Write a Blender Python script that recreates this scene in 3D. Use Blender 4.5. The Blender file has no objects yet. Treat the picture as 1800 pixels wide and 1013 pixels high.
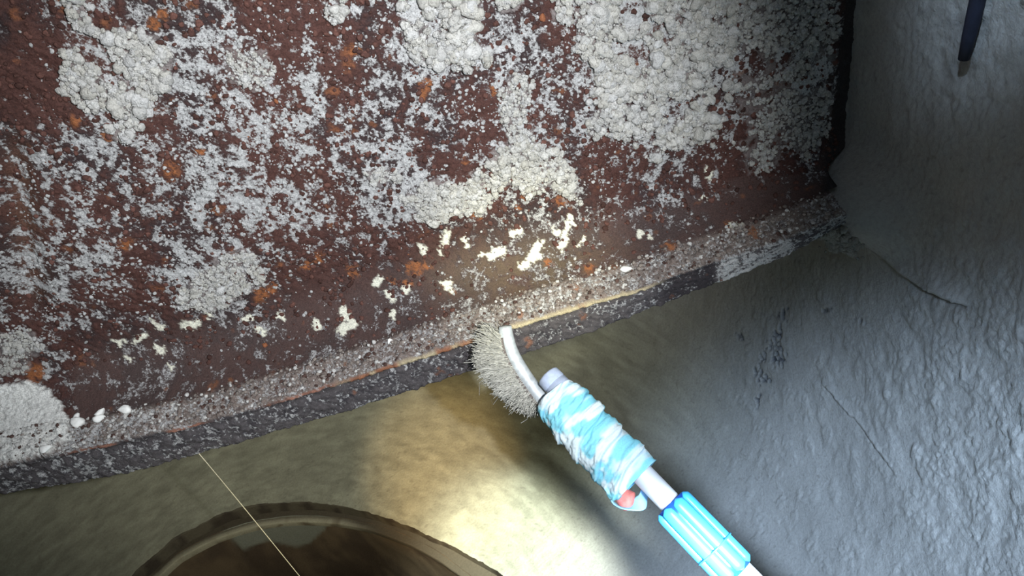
import bpy, bmesh, math, random
import numpy as np
from mathutils import Vector, Matrix

random.seed(7)
rng = np.random.default_rng(7)
scene = bpy.context.scene
col = scene.collection

# ------------------------------------------------------------------ camera
F = 1300.0                      # focal length in pixels of an 1800 px wide frame
NX, NY = 1315 - 900, 1966 - 506.5          # where plumb lines meet, from the frame centre
_n = math.hypot(NX, NY)
_l = math.sqrt(_n * _n + F * F)
DN = np.array([NX, NY, F]) / _l            # down, in (image x, image y, depth)
RT = np.array([NY, -NX, 0.0]) / _n         # level right
FW = np.cross(DN, RT)
if FW[2] < 0:
    FW = -FW
CAM_Z = 1.5                                # camera height above the shaft floor

def c2w(v):                                # (image x, image y, depth) -> world direction
    v = np.asarray(v, float)
    return np.stack([v @ RT, v @ FW, -(v @ DN)], -1)

def ray(px, py):
    return c2w(np.stack([np.asarray(px, float) - 900, np.asarray(py, float) - 506.5, np.full(np.shape(px), F)], -1))

def at_y(px, py, y):                       # point on the upright plane world Y = y
    r = ray(px, py)
    return r * (y / r[..., 1:2]) + np.array([0, 0, CAM_Z])

def at_d(px, py, z):                       # point at an axial distance z from the camera
    r = ray(px, py)
    return r * (np.asarray(z)[..., None] / F) + np.array([0, 0, CAM_Z])

def to_px(P):
    v = np.asarray(P, float) - np.array([0, 0, CAM_Z])
    x = v[..., 0:1] * RT + v[..., 1:2] * FW - v[..., 2:3] * DN
    z = np.maximum(x[..., 2], 1e-3)
    return 900 + F * x[..., 0] / z, 506.5 + F * x[..., 1] / z

cam = bpy.data.cameras.new('camera')
cam.sensor_width = 36
cam.lens = 36 * F / 1800
cam.clip_start = 0.01
cam_ob = bpy.data.objects.new('camera', cam)
col.objects.link(cam_ob)
ex, ey, ez = c2w([1, 0, 0]), c2w([0, -1, 0]), c2w([0, 0, -1])
M = Matrix(((ex[0], ey[0], ez[0], 0), (ex[1], ey[1], ez[1], 0), (ex[2], ey[2], ez[2], CAM_Z), (0, 0, 0, 1)))
cam_ob.matrix_world = M
scene.camera = cam_ob

# ------------------------------------------------------------------ light and exposure
scene.view_settings.view_transform = 'Standard'
scene.view_settings.look = 'None'
scene.view_settings.gamma = 1
scene.view_settings.use_curve_mapping = False
scene.view_settings.exposure = 0.0
w = bpy.data.worlds.new('sky')
scene.world = w
w.use_nodes = True
w.node_tree.nodes['Background'].inputs[0].default_value = (0.55, 0.7, 1.0, 1)
w.node_tree.nodes['Background'].inputs[1].default_value = 0.25

def spot(name, loc, target, power, color, size_deg, blend, radius):
    l = bpy.data.lights.new(name, 'SPOT')
    l.energy = power; l.color = color; l.spot_size = math.radians(size_deg); l.spot_blend = blend
    l.shadow_soft_size = radius
    o = bpy.data.objects.new(name, l)
    col.objects.link(o)
    o.location = loc
    d = Vector(target) - Vector(loc)
    o.rotation_euler = d.to_track_quat('-Z', 'Y').to_euler()
    o['kind'] = 'helper'
    return o

spot('flash_lamp', (0.09, -0.03, CAM_Z + 0.025), at_y(640, 400, 0.54), 29.0, (0.93, 0.96, 1.0), 66, 0.85, 0.006)
spot('head_torch', (0.05, -0.05, CAM_Z + 0.08), at_y(925, 470, 0.53), 24.0, (1.0, 0.97, 0.66), 17, 1.0, 0.015)
spot('hand_torch', (0.15, -0.08, CAM_Z - 0.08), at_d(930, 1005, 1.2), 260.0, (0.90, 1.0, 0.95), 18, 1.0, 0.028)
spot('warm_torch', (-0.30, 0.08, CAM_Z - 0.56), at_d(760, 880, 1.22), 34.0, (1.0, 0.68, 0.32), 22, 1.0, 0.02)
spot('cool_torch', (0.00, -0.20, CAM_Z + 0.15), at_d(1740, 1290, 0.6), 130.0, (0.52, 0.71, 1.0), 47, 1.0, 0.04)
spot('olive_fill', (-0.20, -0.05, CAM_Z - 0.60), at_d(560, 790, 1.1), 9.0, (1.0, 0.95, 0.66), 64, 1.0, 0.04)  # added wide fill that lifts the bowl, no known lamp stands here
spot('daylight_shaft', (-0.25, -0.15, CAM_Z + 0.94), at_d(1840, -10, .50), 120.0, (0.55, 0.74, 1.0), 7, 1.0, 0.03)
dl = bpy.data.lights.new('daylight', 'AREA')
dl.shape = 'DISK'; dl.size = 0.6; dl.energy = 1.0; dl.color = (0.62, 0.76, 1.0)
dlo = bpy.data.objects.new('daylight', dl)
col.objects.link(dlo)
dlo.location = (-0.25, -0.15, CAM_Z + 0.97)
dlo['kind'] = 'helper'

# ------------------------------------------------------------------ noise helpers
def _hash(ix, iy, seed):
    h = (ix.astype(np.int64) * 374761393 + iy.astype(np.int64) * 668265263 + seed * 974634541) & 0xFFFFFFFF
    h = ((h ^ (h >> 13)) * 1274126177) & 0xFFFFFFFF
    h = ((h ^ (h >> 16)) * 2246822519) & 0xFFFFFFFF
    return ((h ^ (h >> 15)) & 0xFFFFFF) / float(0xFFFFFF)

def vnoise(x, y, seed=0):
    ix, iy = np.floor(x), np.floor(y)
    fx, fy = x - ix, y - iy
    fx = fx * fx * fx * (fx * (fx * 6 - 15) + 10)
    fy = fy * fy * fy * (fy * (fy * 6 - 15) + 10)
    a, b = _hash(ix, iy, seed), _hash(ix + 1, iy, seed)
    c, d = _hash(ix, iy + 1, seed), _hash(ix + 1, iy + 1, seed)
    return (a + (b - a) * fx) * (1 - fy) + (c + (d - c) * fx) * fy

def fbm(x, y, lam, octs=3, seed=0, gain=0.55):
    s, amp, tot = 0, 1.0, 0
    for k in range(octs):
        f = (2.0 ** k) / lam
        ca, sa = math.cos(0.6 * k + seed), math.sin(0.6 * k + seed)
        s = s + amp * vnoise((x * ca - y * sa) * f + 17.3 * k, (x * sa + y * ca) * f - 9.1 * k, seed + k)
        tot += amp
        amp *= gain
    return s / tot

def worley(x, y, lam, seed=0):
    gx, gy = x / lam, y / lam
    ix, iy = np.floor(gx), np.floor(gy)
    best = np.full(np.shape(x), 9.0)
    for dx in (-1, 0, 1):
        for dy in (-1, 0, 1):
            cx, cy = ix + dx, iy + dy
            px = cx + _hash(cx, cy, seed)
            py = cy + _hash(cx, cy, seed + 57)
            best = np.minimum(best, (gx - px) ** 2 + (gy - py) ** 2)
    return np.sqrt(best)

def dome(x, y, lam, seed=0, rad=0.75):
    return np.sqrt(np.maximum(0, 1 - (worley(x, y, lam, seed) / rad) ** 2))

def sst(a, b, x):
    t = np.clip((x - a) / (b - a), 0, 1)
    return t * t * (3 - 2 * t)

def rank(n):
    o = np.empty(n.size)
    o[np.argsort(n.ravel(), kind='stable')] = np.linspace(0, 1, n.size)
    return o.reshape(n.shape)

def seg_dist(x, y, pts):
    best = np.full(np.shape(x), 1e9)
    for (ax, ay), (bx, by) in zip(pts[:-1], pts[1:]):
        vx, vy = bx - ax, by - ay
        t = np.clip(((x - ax) * vx + (y - ay) * vy) / (vx * vx + vy * vy + 1e-12), 0, 1)
        best = np.minimum(best, np.hypot(x - ax - t * vx, y - ay - t * vy))
    return best

def inside(x, y, poly):
    r = np.zeros(np.shape(x), bool)
    for (ax, ay), (bx, by) in zip(poly, poly[1:] + poly[:1]):
        c = ((ay > y) != (by > y)) & (x < (bx - ax) * (y - ay) / (by - ay + 1e-12) + ax)
        r ^= c
    return r

def mix(a, b, f):
    return a + (np.asarray(b) - a) * f[..., None]

# ------------------------------------------------------------------ mesh helpers
def link(name, me, mat=None, parent=None, smooth=True):
    o = bpy.data.objects.new(name, me)
    col.objects.link(o)
    if mat is not None and not me.materials:
        me.materials.append(mat)
    if smooth and len(me.polygons):
        me.polygons.foreach_set('use_smooth', np.ones(len(me.polygons), bool))
    if parent is not None:
        o.parent = parent
        o.matrix_parent_inverse = parent.matrix_world.inverted()
    return o

def raw_mesh(name, V, faces, colors=None, cover=None):
    """V (n,3); faces list of int arrays each (m,k)."""
    me = bpy.data.meshes.new(name)
    V = np.asarray(V, np.float32)
    me.vertices.add(len(V))
    me.vertices.foreach_set('co', V.ravel())
    idx = np.concatenate([f.ravel() for f in faces]).astype(np.int32)
    tot = np.concatenate([np.full(len(f), f.shape[1]) for f in faces]).astype(np.int32)
    me.loops.add(len(idx))
    me.loops.foreach_set('vertex_index', idx)
    me.polygons.add(len(tot))
    me.polygons.foreach_set('loop_start', np.concatenate([[0], np.cumsum(tot)[:-1]]).astype(np.int32))
    me.polygons.foreach_set('loop_total', tot)
    me.update(calc_edges=True)
    if colors is not None:
        a = me.color_attributes.new('tint', 'FLOAT_COLOR', 'POINT')
        c = np.ones((len(V), 4), np.float32)
        c[:, :3] = colors.reshape(-1, 3)
        a.data.foreach_set('color', c.ravel())
    if cover is not None:
        a = me.attributes.new('cover', 'FLOAT', 'POINT')
        a.data.foreach_set('value', np.asarray(cover, np.float32).ravel())
    return me

def grid_faces(nr, nc, wrap=False, flip=False):
    i = np.arange(nr - 1)[:, None]
    j = np.arange(nc if wrap else nc - 1)[None, :]
    j2 = (j + 1) % nc
    f = np.stack([i * nc + j, i * nc + j2, (i + 1) * nc + j2, (i + 1) * nc + j], -1).reshape(-1, 4)
    return f[:, ::-1] if flip else f

def grid_normals(P):
    du = np.gradient(P, axis=1)
    dv = np.gradient(P, axis=0)
    n = np.cross(du, dv)
    return n / (np.linalg.norm(n, axis=-1, keepdims=True) + 1e-12)

def frames(path):
    path = np.asarray(path, float)
    T = np.gradient(path, axis=0)
    T /= np.linalg.norm(T, axis=1, keepdims=True)
    ref = np.array([0.0, 0.0, 1.0]) if abs(T[0][2]) < 0.9 else np.array([1.0, 0, 0])
    N = np.cross(ref, T[0]); N /= np.linalg.norm(N)
    Ns = []
    for t in T:
        N = N - t * (N @ t); N /= np.linalg.norm(N)
        Ns.append(N.copy())
    Ns = np.array(Ns)
    return T, Ns, np.cross(T, Ns)

def tube_arrays(path, ra, rb=None, n=16, caps=True, Nfix=None, base=0):
    """ra along N (or Nfix), rb along the other axis; either scalars, (m,) or (m,n)."""
    path = np.asarray(path, float)
    m = len(path)
    T, N, B = frames(path)
    if Nfix is not None:
        N = Nfix - T * (T @ Nfix)[:, None]
        N /= np.linalg.norm(N, axis=1, keepdims=True)
        B = np.cross(T, N)
    def full(r):
        r = np.asarray(r, float)
        if r.ndim == 0: return np.full((m, n), float(r))
        if r.ndim == 1: return np.repeat(r[:, None], n, 1)
        return r
    ra = full(ra); rb = full(ra if rb is None else rb)
    a = np.linspace(0, 2 * math.pi, n, endpoint=False)
    V = path[:, None, :] + N[:, None, :] * (ra * np.cos(a))[..., None] + B[:, None, :] * (rb * np.sin(a))[..., None]
    V = V.reshape(-1, 3)
    F4 = grid_faces(m, n, wrap=True) + base
    F3 = np.zeros((0, 3), int)
    if caps:
        k = len(V)
        V = np.vstack([V, path[:1], path[-1:]])
        j = np.arange(n); j2 = (j + 1) % n
        F3 = np.vstack([np.stack([np.full(n, k), j2, j], -1), np.stack([np.full(n, k + 1), (m - 1) * n + j, (m - 1) * n + j2], -1)]) + base
    return V, F4, F3

def tube(name, path, ra, rb=None, n=16, mat=None, parent=None, caps=True, Nfix=None, colors=None):
    V, F4, F3 = tube_arrays(path, ra, rb, n, caps, Nfix)
    me = raw_mesh(name, V, [F4, F3] if len(F3) else [F4])
    return link(name, me, mat, parent)

def empty(name, loc, label=None, cat=None, group=None):
    o = bpy.data.objects.new(name, None)
    o.empty_display_size = 0.05
    col.objects.link(o)
    o.location = loc
    o.matrix_world = Matrix.Translation(loc)
    tag(o, label, cat, group)
    return o

def tag(o, label=None, cat=None, group=None, kind=None):
    if label: o['label'] = label
    if cat: o['category'] = cat
    if group: o['group'] = group
    if kind: o['kind'] = kind
    return o

def smooth_path(pts, n):
    pts = np.asarray(pts, float)
    d = np.concatenate([[0], np.cumsum(np.linalg.norm(np.diff(pts, axis=0), axis=1))])
    out = []
    t = np.linspace(0, d[-1], n)
    P = np.vstack([2 * pts[0] - pts[1], pts, 2 * pts[-1] - pts[-2]])
    for q in t:
        i = min(max(np.searchsorted(d, q, side='right') - 1, 0), len(pts) - 2)
        f = (q - d[i]) / (d[i + 1] - d[i])
        p0, p1, p2, p3 = P[i], P[i + 1], P[i + 2], P[i + 3]
        out.append(0.5 * (2 * p1 + (p2 - p0) * f + (2 * p0 - 5 * p1 + 4 * p2 - p3) * f ** 2 + (3 * p1 - p0 - 3 * p2 + p3) * f ** 3))
    return np.array(out)

# ------------------------------------------------------------------ materials
def material(name, base=None, rough=0.9, metal=0.0, var=0.25, nscale=400, bump=0.4, bdist=0.0006, use_tint=False, nscale2=None, spec=0.3, coat=0, cover=False):
    m = bpy.data.materials.new(name)
    m.use_nodes = True
    nt = m.node_tree
    nt.nodes.clear()
    N = nt.nodes.new
    out = N('ShaderNodeOutputMaterial')
    bs = N('ShaderNodeBsdfPrincipled')
    nt.links.new(bs.outputs[0], out.inputs[0])
    bs.inputs['Roughness'].default_value = rough
    bs.inputs['Metallic'].default_value = metal
    bs.inputs['Specular IOR Level'].default_value = spec
    bs.inputs['Coat Weight'].default_value = coat
    tc = N('ShaderNodeTexCoord')
    nz = N('ShaderNodeTexNoise')
    nz.inputs['Scale'].default_value = nscale
    nz.inputs['Detail'].default_value = 5
    nz.inputs['Roughness'].default_value = 0.65
    nt.links.new(tc.outputs['Object'], nz.inputs['Vector'])
    mr = N('ShaderNodeMapRange')
    mr.inputs[1].default_value = 0.25; mr.inputs[2].default_value = 0.75
    mr.inputs[3].default_value = 1 - var; mr.inputs[4].default_value = 1 + var
    nt.links.new(nz.outputs['Fac'], mr.inputs[0])
    mx = N('ShaderNodeMix'); mx.data_type = 'RGBA'; mx.blend_type = 'MULTIPLY'
    mx.inputs[0].default_value = 1
    if use_tint:
        at = N('ShaderNodeAttribute'); at.attribute_name = 'tint'
        src = at.outputs['Color']
        if cover:                                       # lime grains break up the edge of every deposit
            cv = N('ShaderNodeAttribute'); cv.attribute_name = 'cover'
            n2 = N('ShaderNodeTexNoise'); n2.inputs['Scale'].default_value = 480; n2.inputs['Detail'].default_value = 6; n2.inputs['Roughness'].default_value = 0.75
            nt.links.new(tc.outputs['Object'], n2.inputs['Vector'])
            m1 = N('ShaderNodeMath'); m1.operation = 'MULTIPLY_ADD'; m1.inputs[1].default_value = 2.0; m1.inputs[2].default_value = -1.0
            nt.links.new(n2.outputs['Fac'], m1.inputs[0])
            m2 = N('ShaderNodeMath'); m2.operation = 'ADD'
            nt.links.new(m1.outputs[0], m2.inputs[0]); nt.links.new(cv.outputs['Fac'], m2.inputs[1])
            m3 = N('ShaderNodeMapRange'); m3.interpolation_type = 'SMOOTHSTEP'
            m3.inputs[1].default_value = 0.36; m3.inputs[2].default_value = 0.78
            nt.links.new(m2.outputs[0], m3.inputs[0])
            ml = N('ShaderNodeMix'); ml.data_type = 'RGBA'
            nt.links.new(m3.outputs[0], ml.inputs[0]); nt.links.new(src, ml.inputs[6])
            ml.inputs[7].default_value = (0.47, 0.47, 0.465, 1)
            src = ml.outputs[2]
        nt.links.new(src, mx.inputs[6])
    else:
        mx.inputs[6].default_value = (*base, 1)
    nt.links.new(mr.outputs[0], mx.inputs[7])
    nt.links.new(mx.outputs[2], bs.inputs['Base Color'])
    if bump:
        bp = N('ShaderNodeBump')
        bp.inputs['Strength'].default_value = bump
        bp.inputs['Distance'].default_value = bdist
        nt.links.new(nz.outputs['Fac'], bp.inputs['Height'])
        nt.links.new(bp.outputs[0], bs.inputs['Normal'])
    return m

M_beam = material('rusted_steel', use_tint=True, cover=True, rough=0.75, var=0.55, nscale=900, bump=0.8, bdist=0.0012)
M_flake = material('gritty_rust', use_tint=True, cover=True, rough=0.8, var=0.6, nscale=1300, bump=0.9, bdist=0.0012)
M_crust = material('lime_crust', use_tint=True, rough=0.95, var=0.32, nscale=800, bump=1.0, bdist=0.0016, spec=0.15)
M_wall = material('shaft_render', use_tint=True, rough=0.95, var=0.16, nscale=300, bump=0.7, bdist=0.0015, spec=0.15)
M_floor = material('shaft_mud', base=(0.10, 0.075, 0.05), rough=0.8, var=0.4, nscale=40, bump=0.6, bdist=0.004)
M_lime = material('white_lime', base=(0.86, 0.86, 0.82), rough=0.9, var=0.1, nscale=500, bump=0.4)
M_rod = material('worn_galvanised_rod', base=(0.52, 0.56, 0.58), rough=0.5, metal=0.35, var=0.3, nscale=180, bump=0.25, spec=0.5)
M_wire = material('brush_wire', base=(0.50, 0.49, 0.44), rough=0.55, metal=0.3, var=0.4, nscale=300, bump=0)
M_core = material('brush_core', base=(0.13, 0.11, 0.10), rough=0.8, var=0.4, nscale=300, bump=0.5)
M_tape = material('blue_cloth_tape', use_tint=True, rough=0.75, var=0.12, nscale=700, bump=0.35, bdist=0.0008, spec=0.3)
M_pole = material('anodised_pole', base=(0.84, 0.86, 0.90), rough=0.42, metal=0.25, var=0.06, nscale=90, bump=0.0, spec=0.5)
M_cap = material('grey_blue_cap', base=(0.45, 0.52, 0.66), rough=0.6, var=0.15, nscale=250, bump=0.2)
M_red = material('red_handle_paint', base=(0.55, 0.16, 0.15), rough=0.6, var=0.3, nscale=220, bump=0.3)
M_grip = material('blue_plastic', base=(0.02, 0.10, 0.50), rough=0.35, var=0.06, nscale=120, bump=0.0, spec=0.5)
M_rib = material('light_blue_plastic', base=(0.07, 0.46, 0.83), rough=0.33, var=0.06, nscale=120, bump=0.0, spec=0.5)
M_thread = material('pale_thread', base=(0.62, 0.55, 0.38), rough=0.8, var=0.2, nscale=200, bump=0)
M_hose = material('dark_rubber', base=(0.018, 0.02, 0.035), rough=0.6, var=0.3, nscale=150, bump=0.3)
M_steel_plain = material('plain_rust', base=(0.075, 0.04, 0.03), rough=0.85, var=0.5, nscale=120, bump=0.8, bdist=0.002)

# ------------------------------------------------------------------ shaft: round wall, throat, floor, cover
AX, AY = -0.57, 0.39
prof = np.array([(.914, -1.0), (.914, .10), (.913, .50), (.903, .66), (.875, .80), (.822, .92), (.740, 1.005), (.640, 1.06), (.550, 1.09), (.480, 1.105)])
RIM = [(230, 1013), (300, 950), (350, 922), (387, 904), (430, 892), (472, 886), (530, 884), (589, 890), (667, 910), (744, 939), (822, 978), (880, 1013)]
LEDGE = [(280, 1013), (313, 983), (375, 950), (453, 925), (511, 918), (569, 919), (628, 927), (700, 950), (790, 1000), (830, 1030)]
def polar_of(pts, D):
    r = ray(*np.array(pts, float).T)
    t = D / -r[:, 2]
    X, Y = r[:, 0] * t - AX, r[:, 1] * t - AY
    a, R = np.arctan2(Y, X), np.hypot(X, Y)
    o = np.argsort(a)
    return a[o], R[o]
_ra, _rR = polar_of(RIM, 1.10)
_la, _lR = polar_of(LEDGE, 1.14)
def rim_r(T):
    T = (T + math.pi) % (2 * math.pi) - math.pi
    return np.interp(T, np.concatenate([[-math.pi], _ra, [math.pi]]), np.concatenate([[.46], _rR, [.46]]))
def ledge_r(T):
    T = (T + math.pi) % (2 * math.pi) - math.pi
    return np.minimum(np.interp(T, np.concatenate([[-math.pi], _la, [math.pi]]), np.concatenate([[.44], _lR, [.44]])), rim_r(T) - .004)

def build_wall():
    d = np.concatenate([[0], np.cumsum(np.hypot(*np.diff(prof, axis=0).T))])
    top = np.arange(0, 1.0, 0.05)
    rest = np.arange(1.0, d[-1], 0.0026)
    s = np.concatenate([top, rest, [d[-1]]])
    R = np.interp(s, d, prof[:, 0]); D = np.interp(s, d, prof[:, 1])
    k = np.hanning(61); k /= k.sum()
    n0 = len(top)
    def sm(a):
        b = np.concatenate([np.full(30, a[n0]), a[n0:], a[-1] + (a[-1] - a[-2]) * np.arange(1, 31)])
        return np.concatenate([a[:n0], np.convolve(b, k, 'valid')])
    R, D = sm(R), sm(D)
    th = np.radians(np.concatenate([np.arange(-17, 28, 0.1), np.arange(28, 150, 0.5), np.arange(150, 343, 3.0)]))
    Rg, Tg = np.meshgrid(R, th, indexing='ij')
    Dg = np.repeat(D[:, None], len(th), 1); Sg = np.repeat(s[:, None], len(th), 1)
    P = np.stack([AX + Rg * np.cos(Tg), AY + Rg * np.sin(Tg), CAM_Z - Dg], -1)
    tR, tD = np.gradient(R, s), np.gradient(D, s)
    l = np.hypot(tR, tD)
    nr, nz = -(tD / l)[:, None], -(tR / l)[:, None]          # inward normal
    Nn = np.stack([nr * np.cos(Tg), nr * np.sin(Tg), nz + 0 * Tg], -1)
    px, py = to_px(P)
    front = ((P - [0, 0, CAM_Z]) @ -ez) > 0.1
    u = Tg * 0.9
    v = Sg
    # plaster relief: soft trowel waves everywhere, popcorn dabs on the near right part
    h = 0.004 * (fbm(u, v, 0.09, 3, 3) - 0.5) + 0.0012 * (fbm(u, v * 0.6, 0.012, 3, 5) - 0.5)
    coarse = sst(1470, 1660, px + 260 * (fbm(u, v, 0.07, 3, 8) - 0.5)) * front
    low = sst(560, 760, py)
    coarse = np.clip(coarse * (1 - 0.35 * sst(700, 1000, py)), 0, 1)
    mid = sst(1180, 1320, px) * front * (1 - coarse)
    pop = 0.5 * dome(u * 1.5, v, 0.0075, 11) * sst(0.42, 0.6, fbm(u, v, 0.03, 2, 9)) + 0.5 * dome(u * 1.2, v * 0.8, 0.0042, 12) * sst(0.40, 0.6, fbm(u, v, 0.02, 2, 10))
    h += 0.0027 * coarse * pop + 0.0012 * mid * dome(u * 1.4, v * 0.7, 0.007, 14) * sst(.5, .7, fbm(u, v, .02, 2, 15))
    h += coarse * 0.0016 * (fbm(u * 1.4, v * .9, 0.010, 3, 21) - .5)
    # mortar fillet swelling round the beam end
    q = at_y(1478, 400, 0.476)
    g = np.exp(-((P[..., 1] - 0.500) / 0.040) ** 2 - ((P[..., 2] - q[2] + 0.002) / 0.032) ** 2) * (P[..., 0] > 0)
    g2 = np.exp(-((P[..., 1] - 0.535) / 0.035) ** 2 - ((P[..., 2] - q[2] - .006) / 0.026) ** 2) * (P[..., 0] > 0)
    h += 0.030 * g2 + 0.046 * g + 0.004 * g * (fbm(u, v, 0.02, 3, 31) - .5) * 3
    # horizontal day joint: upper lift stands proud of the lower one
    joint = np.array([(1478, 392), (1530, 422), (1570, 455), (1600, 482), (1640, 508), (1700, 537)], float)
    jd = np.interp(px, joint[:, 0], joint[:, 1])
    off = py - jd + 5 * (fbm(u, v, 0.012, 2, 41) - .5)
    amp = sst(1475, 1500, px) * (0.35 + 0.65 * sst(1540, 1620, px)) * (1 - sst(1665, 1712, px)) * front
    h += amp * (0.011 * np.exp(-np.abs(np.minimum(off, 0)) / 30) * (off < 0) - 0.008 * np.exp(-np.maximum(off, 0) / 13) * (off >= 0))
    joint2 = np.array([(1440, 668), (1500, 735), (1545, 790), (1580, 838)], float)
    off2 = py - np.interp(px, joint2[:, 0], joint2[:, 1])
    h -= amp * .005 * np.exp(-(off / 3.5) ** 2)
    amp2 = sst(1435, 1460, px) * (1 - sst(1555, 1590, px)) * front
    h += amp2 * 0.003 * np.exp(-np.abs(off2) / 12) * np.where(off2 < 0, 1, -.5)
    # broken black cracks
    crack = np.full(px.shape, 1e9)
    wob_x = px + 12 * (fbm(u, v, 0.006, 2, 51) - .5) * 2
    wob_y = py + 8 * (fbm(u, v, 0.006, 2, 52) - .5) * 2
    for pts in ([(1379, 545), (1368, 585), (1362, 630), (1372, 645)], [(1362, 590), (1345, 625), (1330, 655), (1338, 672)],
                [(1375, 610), (1371, 640)], [(1329, 662), (1350, 668)], [(1336, 695), (1330, 712), (1326, 716)],
                [(1510, 560), (1516, 580)], [(1452, 545), (1454, 548)], [(1298, 590), (1304, 602)]):
        crack = np.minimum(crack, seg_dist(wob_x, wob_y, pts))
    ck = (1 - sst(1.5, 4.0, crack)) * sst(.35, .5, fbm(u, v, .005, 2, 53)) * front
    h -= 0.004 * ck
    # rim of the throat is broken and uneven
    end = sst(s[-1] - 0.12, s[-1] - .004, Sg)
    P = P + Nn * h[..., None]
    P[..., 2] -= end * 0.005 * (fbm(u * 1.0, v * 0, 0.12, 3, 61) - .5)
    rr = end * (0.008 * (fbm(u, v * 0, 0.05, 4, 62, 0.7) - .5) + rim_r(Tg) - .480)
    P[..., 0] += rr * np.cos(Tg); P[..., 1] += rr * np.sin(Tg)
    # colour
    base = np.ones(P.shape) * np.array([0.36, 0.345, 0.315])
    olive = sst(0.62, 0.95, Dg) * sst(0.15, 0.6, Tg) + sst(0.5, 1.0, Tg)
    base = mix(base, np.array([0.345, 0.332, 0.24]), np.clip(olive, 0, 1))
    streak = fbm(u * 0.25, v, 0.010, 4, 71)
    base *= (1 + 0.65 * (streak - .5) * np.clip(olive, 0, 1))[..., None]
    base *= (1 + 0.35 * (fbm(u, v * .6, 0.10, 4, 72) - .5))[..., None]
    brown = np.exp(-(((px - 1470) / 45) ** 2 + ((py - 370) / 45) ** 2)) * front * fbm(u, v, .012, 3, 74)
    base = mix(base, np.array([.20, .12, .08]), np.clip(brown * 1.4, 0, 1))
    hose_dark = np.exp(-((seg_dist(px, py, [(1690, 40), (1694, 110), (1680, 125)])) / 22) ** 2) * front * .5  # darker patch beside the hose end
    base = mix(base, np.array([.07, .06, .05]), np.clip(amp * 1.0, 0, .85) * np.exp(-((off - 3) / 4.5) ** 2))  # shade below the proud lift, painted dark along the joint
    base = mix(base, np.array([.06, .06, .07]), np.clip(ck * .95 + hose_dark * .6, 0, 1))
    dots = sst(.80, .86, fbm(u, v, .005, 2, 75)) * .3
    base = mix(base, np.array([.10, .09, .07]), dots)
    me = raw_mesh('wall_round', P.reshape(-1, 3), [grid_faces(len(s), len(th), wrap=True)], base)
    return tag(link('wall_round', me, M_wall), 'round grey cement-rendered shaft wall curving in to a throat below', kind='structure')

build_wall()

def lathe(name, pts, mat, nth=360, jitter=0.004, tintf=None, seed=0, shape=None):
    pts = np.asarray(pts, float)
    th = np.linspace(0, 2 * math.pi, nth, endpoint=False)
    Rg, Tg = np.meshgrid(pts[:, 0], th, indexing='ij')
    Dg = np.repeat(pts[:, 1][:, None], nth, 1)
    if shape == 'shelf': Rg = Rg * (rim_r(Tg) + .012) + (1 - Rg) * ledge_r(Tg)
    elif shape: Rg = Rg + shape(Tg)
    Rg = Rg + jitter * (fbm(np.cos(Tg) * .5 + 3, np.sin(Tg) * .5 + Dg, 0.05, 4, seed) - .5) * 2
    P = np.stack([AX + Rg * np.cos(Tg), AY + Rg * np.sin(Tg), CAM_Z - Dg + jitter * (fbm(np.cos(Tg), np.sin(Tg), 0.06, 3, seed + 4) - .5)], -1)
    c = tintf(P, Tg, Dg) if tintf else None
    me = raw_mesh(name, P.reshape(-1, 3), [grid_faces(len(pts), nth, wrap=True)], c)
    return link(name, me, mat)

def t_band(P, T, D):
    n = fbm(T * .5, D * .4, 0.02, 4, 81)
    return mix(np.ones(P.shape) * np.array([.13, .11, .075]), np.array([.07, .055, .04]), sst(.4, .6, n))
def t_ledge(P, T, D):
    n = fbm(T * .5, D, 0.03, 3, 82)
    rad = np.hypot(P[..., 0] - AX, P[..., 1] - AY) - ledge_r(T)
    c = mix(np.ones(P.shape) * np.array([.42, .38, .26]), np.array([.2, .16, .1]), sst(.5, .7, n))
    return mix(c, np.array([.11, .09, .06]), np.clip(sst(.004, .012, rad) + sst(.75, .62, T) * 0 + sst(1.30, 1.05, T) * sst(-1, 0, T), 0, 1))
def t_lower(P, T, D):
    n = fbm(T * .46, D * .5, 0.05, 4, 83)
    c = mix(np.ones(P.shape) * np.array([.17, .12, .07]), np.array([.10, .07, .045]), sst(.35, .65, n))
    px, py = to_px(P)
    x = px + 20 * (n - .5); 
    lowedge = np.interp(x, [385, 430, 470, 520, 545, 580], [930, 968, 950, 962, 955, 918])
    pale = (1 - sst(-3, 3, py - lowedge)) * sst(385, 400, x) * (1 - sst(570, 585, x)) * (D > 1.13)
    return mix(c, np.array([.26, .26, .20]), np.clip(pale, 0, 1))
tag(lathe('wall_throat', np.vstack([[(.04, 1.113)], np.column_stack([np.full(14, .007), np.linspace(1.1115, 1.145, 14)])]), M_wall, jitter=.002, tintf=t_band, seed=90, shape=rim_r), 'dark band of bare concrete round the throat of the shaft', kind='structure')
tag(lathe('trim_1', [(1.0, 1.138), (.75, 1.1385), (.5, 1.139), (.3, 1.1395), (.16, 1.140), (.08, 1.140), (.02, 1.1405), (.0, 1.143), (.01, 1.149), (.05, 1.156)], M_wall, jitter=.001, tintf=t_ledge, seed=91, shape='shelf'), 'thin pale ledge running round inside the throat', kind='structure')
tag(lathe('trim_2', [(.012, 1.143), (-.03, 1.142), (-.07, 1.1415), (-.11, 1.1412)], M_wall, jitter=.0015, tintf=t_band, seed=94, shape=rim_r), 'flat dark step inside the throat', kind='structure') if False else None
tag(lathe('wall_lower', np.vstack([[(.012, 1.1385)], np.column_stack([np.full(40, .004), np.linspace(1.150, 1.52, 40)])]), M_wall, nth=500, jitter=.002, tintf=t_lower, seed=92, shape=ledge_r), 'brown stained wall of the lower throat', kind='structure')
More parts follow.
